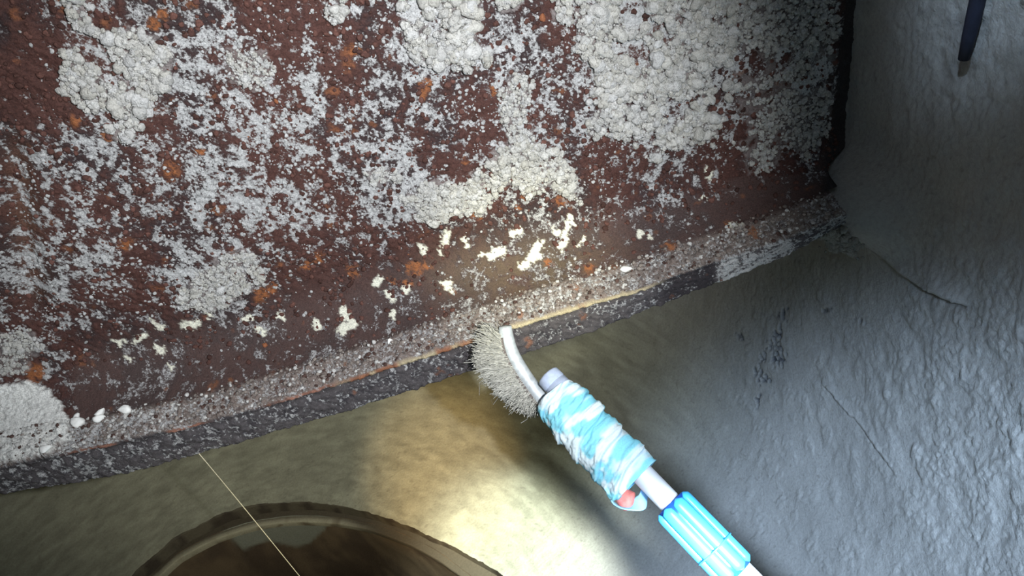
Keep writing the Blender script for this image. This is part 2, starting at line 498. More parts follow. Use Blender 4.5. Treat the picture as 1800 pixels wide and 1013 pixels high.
tag(lathe('floor', [(.50, 1.5), (.3, 1.503), (.1, 1.5), (.002, 1.5)], M_floor, nth=128, jitter=.004, seed=93), 'dark muddy bottom of the shaft', kind='structure')
# cover slab with an open manhole
def cover():
    th = np.linspace(0, 2 * math.pi, 64, endpoint=False)
    hx, hy, hr = -0.25, -0.15, 0.32
    rings = []
    for z in (0, .12):
        rings.append(np.stack([AX + .98 * np.cos(th), AY + .98 * np.sin(th), np.full(64, CAM_Z + .995 + z)], -1))
        rings.append(np.stack([hx + hr * np.cos(th), hy + hr * np.sin(th), np.full(64, CAM_Z + .995 + z)], -1))
    V = np.vstack([rings[0], rings[1], rings[3], rings[2]])
    me = raw_mesh('ceiling', V, [grid_faces(4, 64, wrap=True)], np.ones((256, 3)) * .35)
    tag(link('ceiling', me, M_wall, smooth=False), 'concrete cover slab with an open round manhole', kind='structure')
cover()

# ------------------------------------------------------------------ steel beam
BEAM = empty('steel_beam', (-0.1, 0.545, CAM_Z - 0.46), 'heavily rusted steel beam crusted with grey lime, spanning the shaft', 'beam')
YE = 0.465                                                  # front edge of the bottom flange
EDGE_T = [(-60, 836), (0, 822), (352, 745), (480, 709), (661, 649), (860, 585), (1000, 540), (1110, 512), (1250, 463), (1380, 422), (1440, 395), (1485, 378)]
EDGE_B = [(-60, 884), (0, 867), (200, 838), (352, 797), (484, 760), (661, 707), (827, 651), (900, 628), (960, 612), (1000, 596), (1100, 559), (1180, 528), (1260, 497), (1340, 468), (1400, 440), (1440, 420), (1485, 392)]
et = at_y(*np.array(EDGE_T, float).T, YE); eb = at_y(*np.array(EDGE_B, float).T, YE)
def z_top(x): return np.interp(x, et[:, 0], et[:, 2])
def z_bot(x): return np.interp(x, eb[:, 0], eb[:, 2])
_xs = np.linspace(et[0, 0], et[-1, 0], 200)
_k = np.hanning(31); _k /= _k.sum()
def smooth_fn(f):
    y = f(_xs); y = np.convolve(np.pad(y, 15, mode='reflect', reflect_type='odd'), _k, 'valid')
    return lambda x: np.interp(x, _xs, y)
z_top, z_bot = smooth_fn(z_top), smooth_fn(z_bot)

XD0, XD1 = -0.72, 0.345
xs = np.concatenate([np.arange(-1.44, XD0, 0.02), np.arange(XD0, XD1, 0.0011), np.arange(XD1, 0.42, 0.02)])

def bez(P, t):
    P = np.array(P); t = t[:, None]
    return (1 - t) ** 3 * P[0] + 3 * t * (1 - t) ** 2 * P[1] + 3 * t * t * (1 - t) * P[2] + t ** 3 * P[3]

web_straight = np.concatenate([np.linspace(.395, .345, 5)[:-1], np.arange(.345, .056, -.0011)])
wy = np.column_stack([np.full(len(web_straight), .545), web_straight])
root = bez([(.545, .055), (.545, .022), (.530, .011), (.497, .006)], np.linspace(0, 1, 62))
flt = np.column_stack([np.linspace(.497, YE, 34)[1:], np.linspace(.006, 0, 34)[1:]])
P_prof = np.vstack([wy, root, flt])
n_web = len(wy) + len(root)

DENS_ROWS = [
 '0142221233334436368855535688887785860'[:0] or [0,1,4,4,2,2,1,2,3,3,3,3,6,3,6,8,8,5,5,4,6,8,8,8,8,7,7,7,8,6,0],
 [0,1,3,6,3,2,2,2,4,3,3,3,3,2,7,9,9,2,2,3,4,9,9,9,9,8,7,6,7,6,0],
 [0,1,3,8,6,5,5,5,6,5,4,5,3,2,5,9,9,5,4,3,3,8,9,9,8,7,7,6,7,6,0],
 [0,1,3,8,8,7,6,4,5,6,5,5,4,3,4,6,6,4,5,4,3,7,9,9,8,7,6,6,7,6,0],
 [1,2,3,8,8,6,4,4,6,7,6,6,4,3,3,3,2,4,6,3,4,7,8,9,8,6,6,6,7,5,0],
 [1,2,3,6,7,5,3,5,6,6,6,6,5,4,4,4,3,5,7,5,5,7,8,8,7,5,6,6,7,5,0],
 [2,3,3,3,5,5,3,5,6,6,6,6,5,5,5,4,2,4,6,5,4,5,7,7,6,4,5,6,6,3,0],
 [3,4,4,3,4,4,3,6,7,6,5,6,5,5,5,3,3,5,7,6,3,3,4,5,4,3,4,5,4,1,0],
 [3,5,5,4,3,4,4,6,6,6,6,5,5,6,5,6,7,7,6,7,4,3,3,3,3,3,1,1,1,0,0],
 [3,5,6,5,3,3,4,5,7,7,6,5,5,6,7,8,6,3,3,3,3,2,2,2,1,1,1,0,0,0,0],
 [2,5,6,5,5,2,3,5,6,7,6,5,4,4,3,2,1,1,1,1,1,1,1,1,1,1,0,1,1,1,1],
 [2,4,6,7,6,3,4,6,7,6,4,3,2,2,1,1,1,1,1,1,1,1,1,1,2,2,2,2,2,2,2],
 [3,5,5,6,5,3,5,7,8,6,3,2,1,1,1,1,1,1,1,1,2,2,2,2,2,2,2,2,2,2,2],
 [4,4,5,5,4,2,5,7,6,2,1,1,1,1,1,1,1,1,2,2,2,2,2,2,2,2,2,2,2,2,2],
 [4,4,4,3,2,1,1,1,1,1,1,1,1,1,1,1,2,2,2,2,2,2,2,2,2,2,2,2,2,2,2],
 [6,5,4,2,1,1,1,0,0,1,1,1,1,1,2,2,2,2,2,2,2,2,2,2,2,2,2,2,2,2,2],
 [7,6,3,1,1,1,1,1,1,1,1,2,2,2,2,2,2,2,2,2,2,2,2,2,2,2,2,2,2,2,2]]
DENS = np.array(DENS_ROWS, float) / 10

def dens_at(px, py):
    x = np.clip(px / 50, 0, 29.99); y = np.clip(py / 40, 0, 15.99)
    ix, iy = x.astype(int), y.astype(int)
    fx, fy = x - ix, y - iy
    return ((DENS[iy, ix] * (1 - fx) + DENS[iy, ix + 1] * fx) * (1 - fy) + (DENS[iy + 1, ix] * (1 - fx) + DENS[iy + 1, ix + 1] * fx) * fy)

CRUST = {
 'a': ([(120, -20), (160, -20), (165, 55), (240, 45), (305, 85), (295, 130), (272, 170), (225, 252), (200, 240), (205, 190), (125, 200), (108, 150), (115, 70)], 1.0, 1.0),
 'b': ([(705, -20), (840, -20), (845, 60), (858, 98), (800, 116), (758, 126), (718, 90)], 1.15, 1.1),
 'c': ([(1015, -20), (1295, -20), (1280, 100), (1270, 200), (1250, 250), (1170, 255), (1140, 282), (1090, 235), (1040, 240), (1020, 195), (1058, 130), (1013, 90)], 1.0, 1.15),
 'd': ([(1292, -20), (1468, -20), (1466, 140), (1452, 230), (1432, 280), (1310, 302), (1288, 240), (1282, 120)], 0.62, 0.55),
 'e': ([(703, 345), (760, 320), (830, 310), (870, 265), (920, 245), (985, 265), (1008, 310), (1012, 352), (985, 350), (975, 325), (930, 345), (905, 320), (860, 345), (845, 375), (800, 378), (760, 392), (720, 375)], 0.75, 1.0),
 'f': ([(895, 125), (932, 135), (925, 200), (940, 245), (890, 250), (880, 170)], 0.6, 0.8),
 'g': ([(325, 505), (380, 455), (420, 435), (450, 450), (462, 490), (432, 520), (380, 542), (305, 542)], 0.6, 0.8),
 'i': ([(572, -10), (605, -10), (612, 22), (590, 44), (575, 30)], 0.9, 1.0),
 'j': ([(868, -20), (925, -20), (915, 12), (875, 16)], 0.9, 1.0),
 'k': ([(966, -20), (1005, 0), (1002, 36), (975, 36)], 0.9, 1.0),
 'l': ([(640, 300), (690, 292), (698, 312), (650, 326)], 0.7, .8),
 'm': ([(395, 85), (470, 90), (480, 130), (450, 160), (410, 140)], 0.5, .5),
 'n': ([(0, 590), (55, 585), (85, 615), (60, 655), (0, 660)], 0.55, .6),
}
FLAKES = [(918, 470, 950, 428, 9), (930, 458, 945, 448, 9), (862, 448, 884, 442, 11), (845, 446, 865, 448, 5), (905, 410, 914, 404, 10), (974, 406, 984, 408, 9), (985, 438, 992, 420, 7),
          (995, 412, 1003, 380, 4), (1003, 378, 1008, 398, 4), (1018, 430, 1028, 418, 4), (1124, 408, 1126, 413, 9), (1140, 415, 1146, 420, 4), (783, 498, 787, 505, 9), (794, 514, 795, 517, 4), (684, 514, 688, 528, 8),
          (712, 509, 716, 512, 9), (603, 544, 605, 552, 11), (600, 578, 622, 570, 12), (612, 560, 620, 566, 8), (490, 552, 496, 556, 8), (555, 566, 556, 576, 8), (452, 580, 460, 583, 8), (325, 573, 345, 570, 10),
          (268, 568, 284, 578, 7), (236, 602, 256, 592, 6), (275, 612, 284, 616, 8), (200, 600, 214, 604, 5), (222, 628, 226, 632, 6), (295, 642, 300, 646, 5), (690, 560, 690, 548, 7), (735, 430, 745, 440, 8),
          (785, 405, 780, 430, 7), (815, 420, 820, 430, 6), (430, 560, 440, 556, 5), (362, 550, 370, 556, 6), (660, 498, 668, 490, 7), (1240, 300, 1246, 312, 9), (1233, 345, 1240, 352, 4), (1285, 397, 1300, 392, 5), (770, 440, 776, 446, 5)]
ORANGE = [(837, 373, 12), (987, 352, 13), (730, 472, 17), (745, 466, 10), (620, 478, 14), (690, 495, 9), (1178, 435, 10), (1326, 411, 11), (1310, 405, 5), (60, 655, 22), (868, 158, 8), (748, 150, 16), (742, 165, 10), (965, 464, 9), (1035, 472, 12),
          (785, 502, 9), (720, 470, 9), (460, 520, 16), (480, 510, 10), (300, 300, 18), (270, 40, 14), (285, 25, 12), (220, 430, 14), (410, 450, 10), (560, 455, 10), (540, 465, 10), (625, 90, 12), (715, 500, 9), (925, 345, 8), (910, 365, 6), (1080, 470, 7), (1280, 395, 8), (190, 240, 12), (130, 212, 12), (820, 285, 8), (350, 265, 10)]

def beam_grid(PR, flange):
    X, S = np.meshgrid(xs, np.arange(len(PR)), indexing='xy')
    Y = np.repeat(PR[:, 0][:, None], len(xs), 1)
    Z = PR[:, 1][:, None] + z_top(X)
    P = np.stack([X, Y, Z], -1)
    return P

def surf_colour(P, N, kind):
    """displacement along the normal (m) and colour for the beam skin"""
    px, py = to_px(P)
    arc = np.concatenate([[0], np.cumsum(np.linalg.norm(np.diff(P[:, len(xs) // 2], axis=0), axis=1))])
    u = P[..., 0]; v = arc[:, None] + 0 * u
    if kind != 'web': v = v + 5.0
    cr = np.zeros(px.shape)
    for poly, sz, dn in CRUST.values():
        cr = np.maximum(cr, inside(px + 14 * (fbm(u, v, .008, 3, 7) - .5) * 2, py + 14 * (fbm(u, v, .008, 3, 8) - .5) * 2, poly) * min(1, dn + .2))
    cr = cr * sst(.33, .38, fbm(u, P[..., 2], .022, 3, 45))
    n1 = fbm(u, v * .85, 0.0075, 4, 1, 0.75)
    n2 = fbm(u, v, 0.0028, 3, 2, 0.8)
    big = fbm(u, v * .6, 0.035, 3, 3)
    if kind == 'web':
        rk = rank(.6 * n1 + .28 * n2 + .22 * big)
        dn = dens_at(px, py)
        m = sst(-.14, .14, dn * .92 - rk)
        cov = .5 + .9 * (dn * .90 - rk)
        strength = .55 + .45 * sst(.25, .7, dn + .4 * (fbm(u, v, .02, 2, 6) - .5))
    elif kind == 'flange':
        rk = rank(.45 * n1 + .6 * n2)
        dn = .33 + .30 * sst(480, 100, px) if False else .34 + .34 * (1 - sst(60, 520, px)) + .18 * np.exp(-((px - 900) / 120) ** 2)
        m = sst(-.25, .25, dn - rk)
        cov = .5 + .45 * (dn - rk)
        strength = .75 + 0 * m
    else:
        rk = rank(.5 * n1 + .5 * n2)
        dn = .17 + .12 * (1 - sst(100, 500, px)) + .62 * sst(1255, 1268, px + 20 * (n1 - .5)) * (1 - .45 * sst(1375, 1400, px)) - .14 * sst(1150, 1180, px) * (1 - sst(1250, 1262, px))
        m = sst(-.12, .12, dn - rk)
        cov = .5 + .8 * (dn - rk)
        strength = .75 + 0 * m
    fl = np.zeros(px.shape)
    wx = px + 9 * (fbm(u, v, .004, 3, 12, .7) - .5) * 2; wyy = py + 9 * (fbm(u, v, .004, 3, 13, .7) - .5) * 2
    for ax, ay, bx, by, r in FLAKES:
        fl = np.maximum(fl, 1 - sst(r * .55, r * .85, seg_dist(wx, wyy, [(ax, ay), (bx + .1, by)])))
    orr = np.zeros(px.shape)
    for ax, ay, r in ORANGE:
        orr = np.maximum(orr, 1 - sst(r * .5, r * 1.1, np.hypot(wx - ax, wyy - ay)))
    orr = np.maximum(orr, sst(.77, .87, fbm(u, v, .016, 3, 14)) * .5)
    slab = 0 * m
    if kind == 'flange' or kind == 'web':
        slab = inside(px + 10 * (n1 - .5) * 2, py + 10 * (n2 - .5) * 2, [(-60, 685), (50, 668), (80, 680), (112, 712), (125, 745), (122, 775), (90, 800), (-60, 830)]) * 1.0
    # rust colours, then a painted torch glow
    red = sst(.40, .62, .6 * big + .4 * n1)
    smooth = sst(.40, .6, np.clip(1 - dens_at(px, py) * 2.6, 0, 1)) * (sst(380, 470, py + .28 * (px - 850)) if kind == 'web' else 0)
    c = mix(np.ones(P.shape) * np.array([.040, .025, .025]), np.array([.080, .035, .028]), red)
    c = c * (0.65 + .7 * n2)[..., None]
    c = mix(c, np.array([.085, .060, .055]), smooth * .6)
    torch_pool = np.exp(-(((px - 930) / 150) ** 2 + ((py - 475) / 55) ** 2)) * .5 if kind == 'web' else 0 * m  # yellowish pool of torch light painted into the web colour
    c = mix(c, np.array([.17, .13, .075]), torch_pool * sst(.3, .6, n1))
    lip = 0 * m
    if kind == 'flange':
        c = mix(c, np.array([.24, .20, .175]), np.full(px.shape, .75) * sst(.2, .5, n1))
    if kind == 'edge':
        c = mix(np.ones(P.shape) * np.array([.042, .037, .043]), np.array([.095, .085, .088]), sst(.3, .6, n1))
        c = mix(c, np.array([.035, .03, .034]), sst(1130, 1180, px) * (1 - sst(1250, 1265, px)))
        row = np.linspace(0, 1, P.shape[0])[:, None] + 0 * u
        lip = (row < .10) * sst(560, 640, px) * (1 - sst(1120, 1180, px))
        lc = mix(np.ones(P.shape) * np.array([.50, .42, .27]), np.array([.30, .13, .07]), sst(.48, .60, fbm(u, v * 0, .03, 3, 16)) * (1 - sst(800, 900, px)))
        c = c * (1 - lip[..., None]) + lc * lip[..., None]
        lip2 = (row < .07) * (1 - sst(560, 640, px)) * sst(.45, .6, fbm(u, v * 0, .03, 3, 17))
        c = mix(c, np.array([.34, .16, .11]), lip2)
    c = mix(c, np.array([.36, .13, .045]), np.clip(orr, 0, 1) * .8 * sst(.25, .55, n2))
    wht = np.array([.56, .56, .55])
    cov = np.clip(cov, -.25, 1.1) * (1 - lip) - .35 * orr
    cov = cov * (1 - np.clip(cr * .6, 0, 1)) * (1 - fl) * (1 - slab)
    if kind == 'web': cov = cov * (1 - .8 * sst(1462, 1480, px + .12 * (py - 120) + 14 * (n1 - .5)))
    c = mix(c, np.array([.30, .27, .26]), np.clip(cr, 0, 1) * (.25 + .5 * sst(.3, .6, n1)))
    c = mix(c, np.array([.80, .79, .66]), fl)
    c = mix(c, np.array([.80, .80, .76]) , slab * (.75 + .25 * sst(.3, .5, n2)))
    # bare margin next to the wall, its unlit tone painted in, and dark scale at the left end
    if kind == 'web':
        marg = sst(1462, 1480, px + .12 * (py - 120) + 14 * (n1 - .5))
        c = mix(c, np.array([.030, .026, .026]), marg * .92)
        lb = np.exp(-((px - (28 + .10 * (py - 250))) / 26) ** 2) * sst(200, 300, py) * (1 - sst(500, 560, py))
        c = mix(c, np.array([.15, .075, .05]), lb * .8)
    # relief
    h = .0050 * (n1 - .5) * (1 - .75 * smooth) + .0020 * (n2 - .5) * (1 - .4 * smooth)
    h += m * strength * (.0006 + .0012 * dome(u, v, .0045, 19) + .0006 * n2)
    h += cr * (.0005 + .0010 * dome(u, v, .004, 22))
    h += fl * .0009 + slab * (.004 + .0015 * n1)
    if kind == 'web':
        h += .006 * (fbm(u, v, .12, 2, 23) - .5)
        h -= .010 * (np.exp(-((px - (20 + .10 * (py - 250))) / 30) ** 2) * sst(200, 300, py) * (1 - sst(520, 600, py)))
    if kind == 'flange':
        h += .0022 * (dome(u, v, .0035, 24) * sst(.5, .6, n1)) + .0015 * dome(u, v, .0016, 25) * sst(.4, .5, n2)
        crk = np.abs(fbm(u * .5, v * 2.2, .05, 3, 26) - .5)
        h -= .0015 * (1 - sst(.006, .016, crk))
    if kind == 'edge':
        row = np.linspace(0, 1, P.shape[0])[:, None] + 0 * u
        h += .003 * (fbm(u, v, .02, 3, 27) - .5) + .0015 * (fbm(u, v, .006, 2, 28) - .5)
        gap = sst(.09, .13, row) * (1 - sst(.17, .30, row)) * (.35 + .65 * sst(540, 640, px) * (1 - sst(1150, 1200, px)))
        h -= .0045 * gap
        h += .0018 * lip
        h -= .010 * np.exp(-((px - 872) / 26) ** 2) * sst(.08, .2, row) * (1 - sst(.45, .7, row))     # gap the brush works in
        c = mix(c, np.array([.02, .016, .015]), np.clip(gap * sst(.30, .5, fbm(u, v * 0, .02, 2, 29)), 0, 1) * .8)
    fade = sst(XD0 - .02, XD0 + .03, u)
    return h * (.35 + .65 * fade), c, px, py, cr, cov

# web with its root fillet
Pw = beam_grid(P_prof[:n_web], False)
Nw = grid_normals(Pw)
if Nw[0, 0, 1] > 0: Nw = -Nw
hw, cw, pxw, pyw, crw, covw = surf_colour(Pw, Nw, 'web')
Pw_d = Pw + Nw * hw[..., None]
lim = .298 + .10 * sst(.008, .040, P_prof[:n_web, 1])[:, None]       # the root is coped where the mortar takes over
Pw_d[..., 0] = np.minimum(Pw_d[..., 0], lim)
# flange top (shares the joint row with the web)
Pf = beam_grid(P_prof[n_web - 1:], True)
Nf = grid_normals(Pf)
if Nf[0, 0, 2] < 0: Nf = -Nf
hf, cf, pxf, pyf, crf, covf = surf_colour(Pf, Nf, 'flange')
bl = np.linspace(0, 1, 9)[:, None]
hf[:9] = hf[:9] * bl + hw[-1][None] * (1 - bl)
cf[:9] = cf[:9] * bl[..., None] + cw[-1][None] * (1 - bl[..., None])
Pf_d = Pf + Nf * hf[..., None]
# flange edge face
rows_e = 34
te = np.linspace(0, 1, rows_e)[:, None]
zt, zb = z_top(xs)[None], z_bot(xs)[None]
Pe = np.stack([np.repeat(xs[None], rows_e, 0), np.full((rows_e, len(xs)), YE), zt + (zb - zt) * te], -1)
Ne = np.zeros(Pe.shape); Ne[..., 1] = -1; 
he, ce, pxe, pye, _, cove = surf_colour(Pe, Ne, 'edge')
Pe_d = Pe + Ne * he[..., None]
Pe_d[0] = Pf_d[-1]
Pe_d[..., 2] += .0022 * (fbm(xs * 1.0, xs * 0 + 3, .012, 4, 33, .7) - .5)[None] * te * 2

n_x = len(xs)
# close the web with a back face
back = np.stack([np.repeat(xs[None], 2, 0), np.full((2, n_x), .557), np.stack([Pw[-1, :, 2] - .012, Pw[0, :, 2]])], -1)
Vw = np.concatenate([Pw_d.reshape(-1, 3), back.reshape(-1, 3)])
kb = Pw_d.shape[0] * n_x
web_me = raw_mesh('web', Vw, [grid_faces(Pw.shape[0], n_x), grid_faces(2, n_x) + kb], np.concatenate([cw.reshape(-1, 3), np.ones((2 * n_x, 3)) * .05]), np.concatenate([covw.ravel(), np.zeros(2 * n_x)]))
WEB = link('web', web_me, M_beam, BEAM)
# flange: top, edge, underside, back half
zb1 = Pe_d[-1, :, 2]
under = np.stack([np.stack([xs, np.full(n_x, YE + .004), zb1 - .0005], -1), np.stack([xs, np.full(n_x, .60), zb1 - .001], -1), np.stack([xs, np.full(n_x, .632), zb1], -1),
                  np.stack([xs, np.full(n_x, .632), zt[0]], -1), np.stack([xs, np.full(n_x, .555), zt[0] + .009], -1)])
Vf = np.concatenate([Pf_d, Pe_d[1:], under])
cf[:9] = cf[:9]; covf[:9] = covf[:9] * bl + covw[-1][None] * (1 - bl)
cfl = np.concatenate([cf, ce[1:], np.ones(under.shape) * np.array([.06, .04, .035])])
keep = xs <= .290
cvf = np.concatenate([covf, cove[1:], np.zeros(under.shape[:2])])[:, keep]
Vf, cfl = Vf[:, keep], cfl[:, keep]
fl_me = raw_mesh('bottom_flange', Vf.reshape(-1, 3), [grid_faces(Vf.shape[0], int(keep.sum()))], cfl, cvf)
FLANGE = link('bottom_flange', fl_me, M_flake, BEAM)
FLANGE['label'] = 'gritty grey bottom flange with a pale split edge'
tf = []
for yy, zz in ((.545, .395), (.47, .400), (.47, .425), (.632, .425), (.632, .400), (.556, .395)):
    xx = np.linspace(-1.44, .42, 40)
    tf.append(np.stack([xx, yy + .003 * (vnoise(xx * 30, xx * 0 + yy * 50, 3) - .5), np.interp(xx, xs, z_top(xs)) + zz], -1))
tf = np.array(tf)
link('top_flange', raw_mesh('top_flange', tf.reshape(-1, 3), [grid_faces(6, 40)]), M_steel_plain, BEAM)

# ---- cauliflower lime crust: lumps gathered into patches
def ico(sub):
    bm = bmesh.new()
    bmesh.ops.create_icosphere(bm, subdivisions=sub, radius=1)
    V = np.array([v.co[:] for v in bm.verts]); Fc = np.array([[v.index for v in f.verts] for f in bm.faces])
    bm.free()
    return V, Fc
ICO, ICF = ico(2)
ICO3, ICF3 = ico(3)
ICO1, ICF1 = ico(1)
SMALL = [ICO1 * (1 + .25 * np.random.default_rng(300 + i).normal(size=(len(ICO1), 1))) for i in range(6)]
def lumpy(V, seed, amp):
    r = np.random.default_rng(seed)
    k = r.normal(size=(9, 3)) ; k /= np.linalg.norm(k, axis=1, keepdims=True)
    d = np.max(V @ k.T, axis=1)
    s = 1 + amp * (d - .75) * 2.2 + r.normal(size=len(V)) * .07
    return V * s[:, None]
LUMPS = [lumpy(ICO, 100 + i, .45) for i in range(10)]
LUMPS3 = [lumpy(ICO3, 200 + i, .55) for i in range(8)]
CHIP = [ICO * (1 + .25 * np.sin(i * 1.7 + ICO @ np.array([3., 2., 1.]))[:, None]) for i in range(4)]

def rand_rot(r):
    q = r.normal(size=4); q /= np.linalg.norm(q)
    a, b, c, d = q
    return np.array([[1 - 2 * (c * c + d * d), 2 * (b * c - a * d), 2 * (b * d + a * c)], [2 * (b * c + a * d), 1 - 2 * (b * b + d * d), 2 * (c * d - a * b)], [2 * (b * d - a * c), 2 * (c * d + a * b), 1 - 2 * (b * b + c * c)]])

def lumps_mesh(name, items, big_from=.0030, colour=None):
    Vs, Fs, Cs, base = [], [], [], 0
    for p, r, c, squash, nrm in items:
        if r < .0010: V, Fc = SMALL[rng.integers(6)], ICF1
        elif r > .0028: V, Fc = LUMPS3[rng.integers(8)], ICF3
        else: V, Fc = LUMPS[rng.integers(10)], ICF
        V = (V * (r * np.array([1, 1 + .35 * rng.random(), .75 + .3 * rng.random()]))) @ rand_rot(rng).T
        V = V - nrm * ((V @ nrm)[:, None] * (1 - squash))
        Vs.append(V + p); Fs.append(Fc + base); Cs.append(np.repeat(c[None], len(V), 0)); base += len(V)
    return raw_mesh(name, np.vstack(Vs), [np.vstack(Fs)], np.vstack(Cs))

flatP = Pw_d.reshape(-1, 3); flatN = Nw.reshape(-1, 3); fpx = pxw.ravel(); fpy = pyw.ravel()
vis = (flatP[:, 0] > XD0 + .01) & (flatP[:, 0] < .34)
crust_noise = fbm(flatP[:, 0], flatP[:, 2], .010, 3, 44)
hole = fbm(flatP[:, 0], flatP[:, 2], .022, 3, 45)
def crust_colour(px):
    g = .50 + .16 * rng.random()
    warm = .02 + .05 * rng.random()
    c = np.array([g, g - warm * .25, g - warm])
    return c
for key, (poly, size, dn) in CRUST.items():
    ex_ = 16 * (crust_noise - .5) * 2
    ins = vis & inside(fpx + ex_, fpy + ex_ * .7, poly) & (hole > (.34 if dn > .7 else .44))
    ids = np.flatnonzero(ins)
    area = len(ids) * (.0011 ** 2)
    items = []
    for rr, frac, hh in ((.0038 * size, .22, .60), (.0027 * size, .55, .60), (.0017 * size, .60, 1.0), (.0008, .25, 2.0)):
        n = int(dn * frac * area / (math.pi * (rr * .9) ** 2))
        n = min(n, 2400)
        if not len(ids) or n == 0: continue
        for i in rng.choice(ids, n):
            r = rr * (.65 + .8 * rng.random())
            nrm = flatN[i]
            p = flatP[i] + nrm * r * hh * (.4 + rng.random()) + rng.normal(size=3) * .0006
            cc = crust_colour(fpx[i])
            items.append((p, r, cc, .8, nrm))
            if r > .0014:
                for q in range(int(6 + 9 * rng.random())):
                    dv = rng.normal(size=3); dv /= np.linalg.norm(dv)
                    dv = dv + nrm * .7; dv /= np.linalg.norm(dv)
                    g = (.00055 + .0004 * rng.random()) * min(1.0, r / .002)
                    items.append((p + dv * r * (.92 + .1 * rng.random()), g, cc * (.9 + .2 * rng.random()), .9, nrm))
    if items:
        me = lumps_mesh('lime_crust', items)
        o = link('lime_crust', me, M_crust, BEAM)
        o['kind'] = 'stuff'
# thin scatter of small white lumps over the speckled rust
ids = np.flatnonzero(vis & (fpx > -20) & (fpy > -20) & (fpy < 640))
pr = dens_at(fpx[ids], fpy[ids]) ** 1.5 * (hole[ids] > .4) * (crust_noise[ids] > .45) * (crw.ravel()[ids] == 0) * (fpx[ids] < 1462)
pr = pr / pr.sum()
items = []
for i in rng.choice(ids, 3400, p=pr):
    r = .0005 + .0010 * rng.random() ** 2
    items.append((flatP[i] + flatN[i] * r * .3, r, np.array([.56, .56, .55]) * (.8 + .3 * rng.random()), .8, flatN[i]))
o = link('lime_speckle', lumps_mesh('lime_speckle', items, 1), M_crust, BEAM); o['kind'] = 'stuff'
# dark rust blisters
items = []
pr = (1 - dens_at(fpx[ids], fpy[ids])) * (hole[ids] < .55) * (fpx[ids] < 1470) * (.25 + .75 * (fpy[ids] < 470 - .28 * (fpx[ids] - 850)))
pr = pr / pr.sum()
for i in rng.choice(ids, 2600, p=pr):
    r = .0008 + .0016 * rng.random() ** 2
    cc = np.array([.10, .045, .035]) * (.5 + rng.random()) if rng.random() > .004 else np.array([.30, .11, .05])
    items.append((flatP[i] + flatN[i] * r * .1, r, cc, .7, flatN[i]))
o = link('rust_scale', lumps_mesh('rust_scale', items, 1), M_beam, BEAM); o['kind'] = 'stuff'
# grit on the flange
fP = Pf_d.reshape(-1, 3); fpx2 = pxf.ravel()
ids = np.flatnonzero((fP[:, 0] > XD0 + .02) & (fP[:, 0] < .284))
items = []
for i in rng.choice(ids, 3000):
    r = .0005 + .0013 * rng.random() ** 2.5
    left = fpx2[i] < 330
    q = rng.random()
    cc = np.array([.66, .65, .62]) if q < (.55 if left else .22) else (np.array([.30, .26, .23]) if q < .75 else np.array([.10, .06, .05])) * (.7 + .6 * rng.random())
    items.append((fP[i] + np.array([0, 0, r * .5]), r, cc, .8, np.array([0, 0, 1.])))
o = link('grit', lumps_mesh('grit', items, 1), M_crust, BEAM); o['kind'] = 'stuff'

# mortar clinging to the beam tip
items = []
for k in range(110):
    t = rng.random()
    p = at_y(1440 + 70 * t + rng.normal() * 6, 412 + 24 * t + rng.normal() * 9, .474 - .012 * t)
    r = .0012 + .0024 * rng.random() ** 2
    items.append((p, r, np.array([.30, .285, .245]) * (.9 + .2 * rng.random()), .8, np.array([-.75, -.6, 0.3]) / 1.006))
MORT = link('mortar_lump', lumps_mesh('mortar_lump', items), M_crust)
tag(MORT, 'rough buff mortar packed under the tip of the beam flange at the wall', kind='stuff')

# ------------------------------------------------------------------ loose lime chips on the flange
flange_y, flange_pts = Pf_d[..., 1], Pf_d
def on_flange(px, py):
    d = np.hypot(pxf - px, pyf - py)
    i = np.unravel_index(np.argmin(d), d.shape)
    return Pf_d[i]
CHIPS = [(143, 747, .0080, .0058, 'largest white lime chip standing beside the white slab on the flange'),
         (220, 722, .0078, .0055, 'blocky white lime chip farthest right of the cluster on the flange'),
         (131, 720, .0052, .0042, 'small white lime chip touching the tip of the white slab'),
         (178, 722, .0056, .0040, 'small white lime chip midway between the two biggest chips'),
         (180, 741, .0062, .0040, 'dull grey lime chip lying below the cluster of white chips'),
         (88, 798, .0062, .0045, 'white lime chip at the flange lip in front of the white slab')]
def chip(px, py, a, b, label, cat='chip', elong=1.0, group=None):
    p = on_flange(px, py)
    V = CHIP[rng.integers(4)].copy()
    # flatten facets so that it reads as a broken chip
    for k in range(7):
        n = rng.normal(size=3); n /= np.linalg.norm(n)
        dd = V @ n
        V = V - n * np.maximum(0, dd - .52)[:, None]
    V = V * np.array([a * elong, a * .8, b])
    V = V - [0, 0, V[:, 2].min()]
    me = raw_mesh('lime_chip', V, [ICF])
    o = link('lime_chip', me, M_lime, smooth=False)
    o.location = p - np.array([0, 0, .0012])
    o.rotation_euler = (0, 0, rng.random() * 1.0)
    tag(o, label, cat, group)
    return o
for a in CHIPS: chip(*a, group='loose lime chips on the flange')
o = chip(1100, 476, .0050, .0050, 'lone white oblong lime chip on the flange right of the brush', elong=1.35, group='loose lime chips on the flange')
o.rotation_euler = (0, .1, -.15)
o = chip(686, 605, .0035, .0030, 'tiny pale lime chip on the flange left of the brush', group='loose lime chips on the flange')

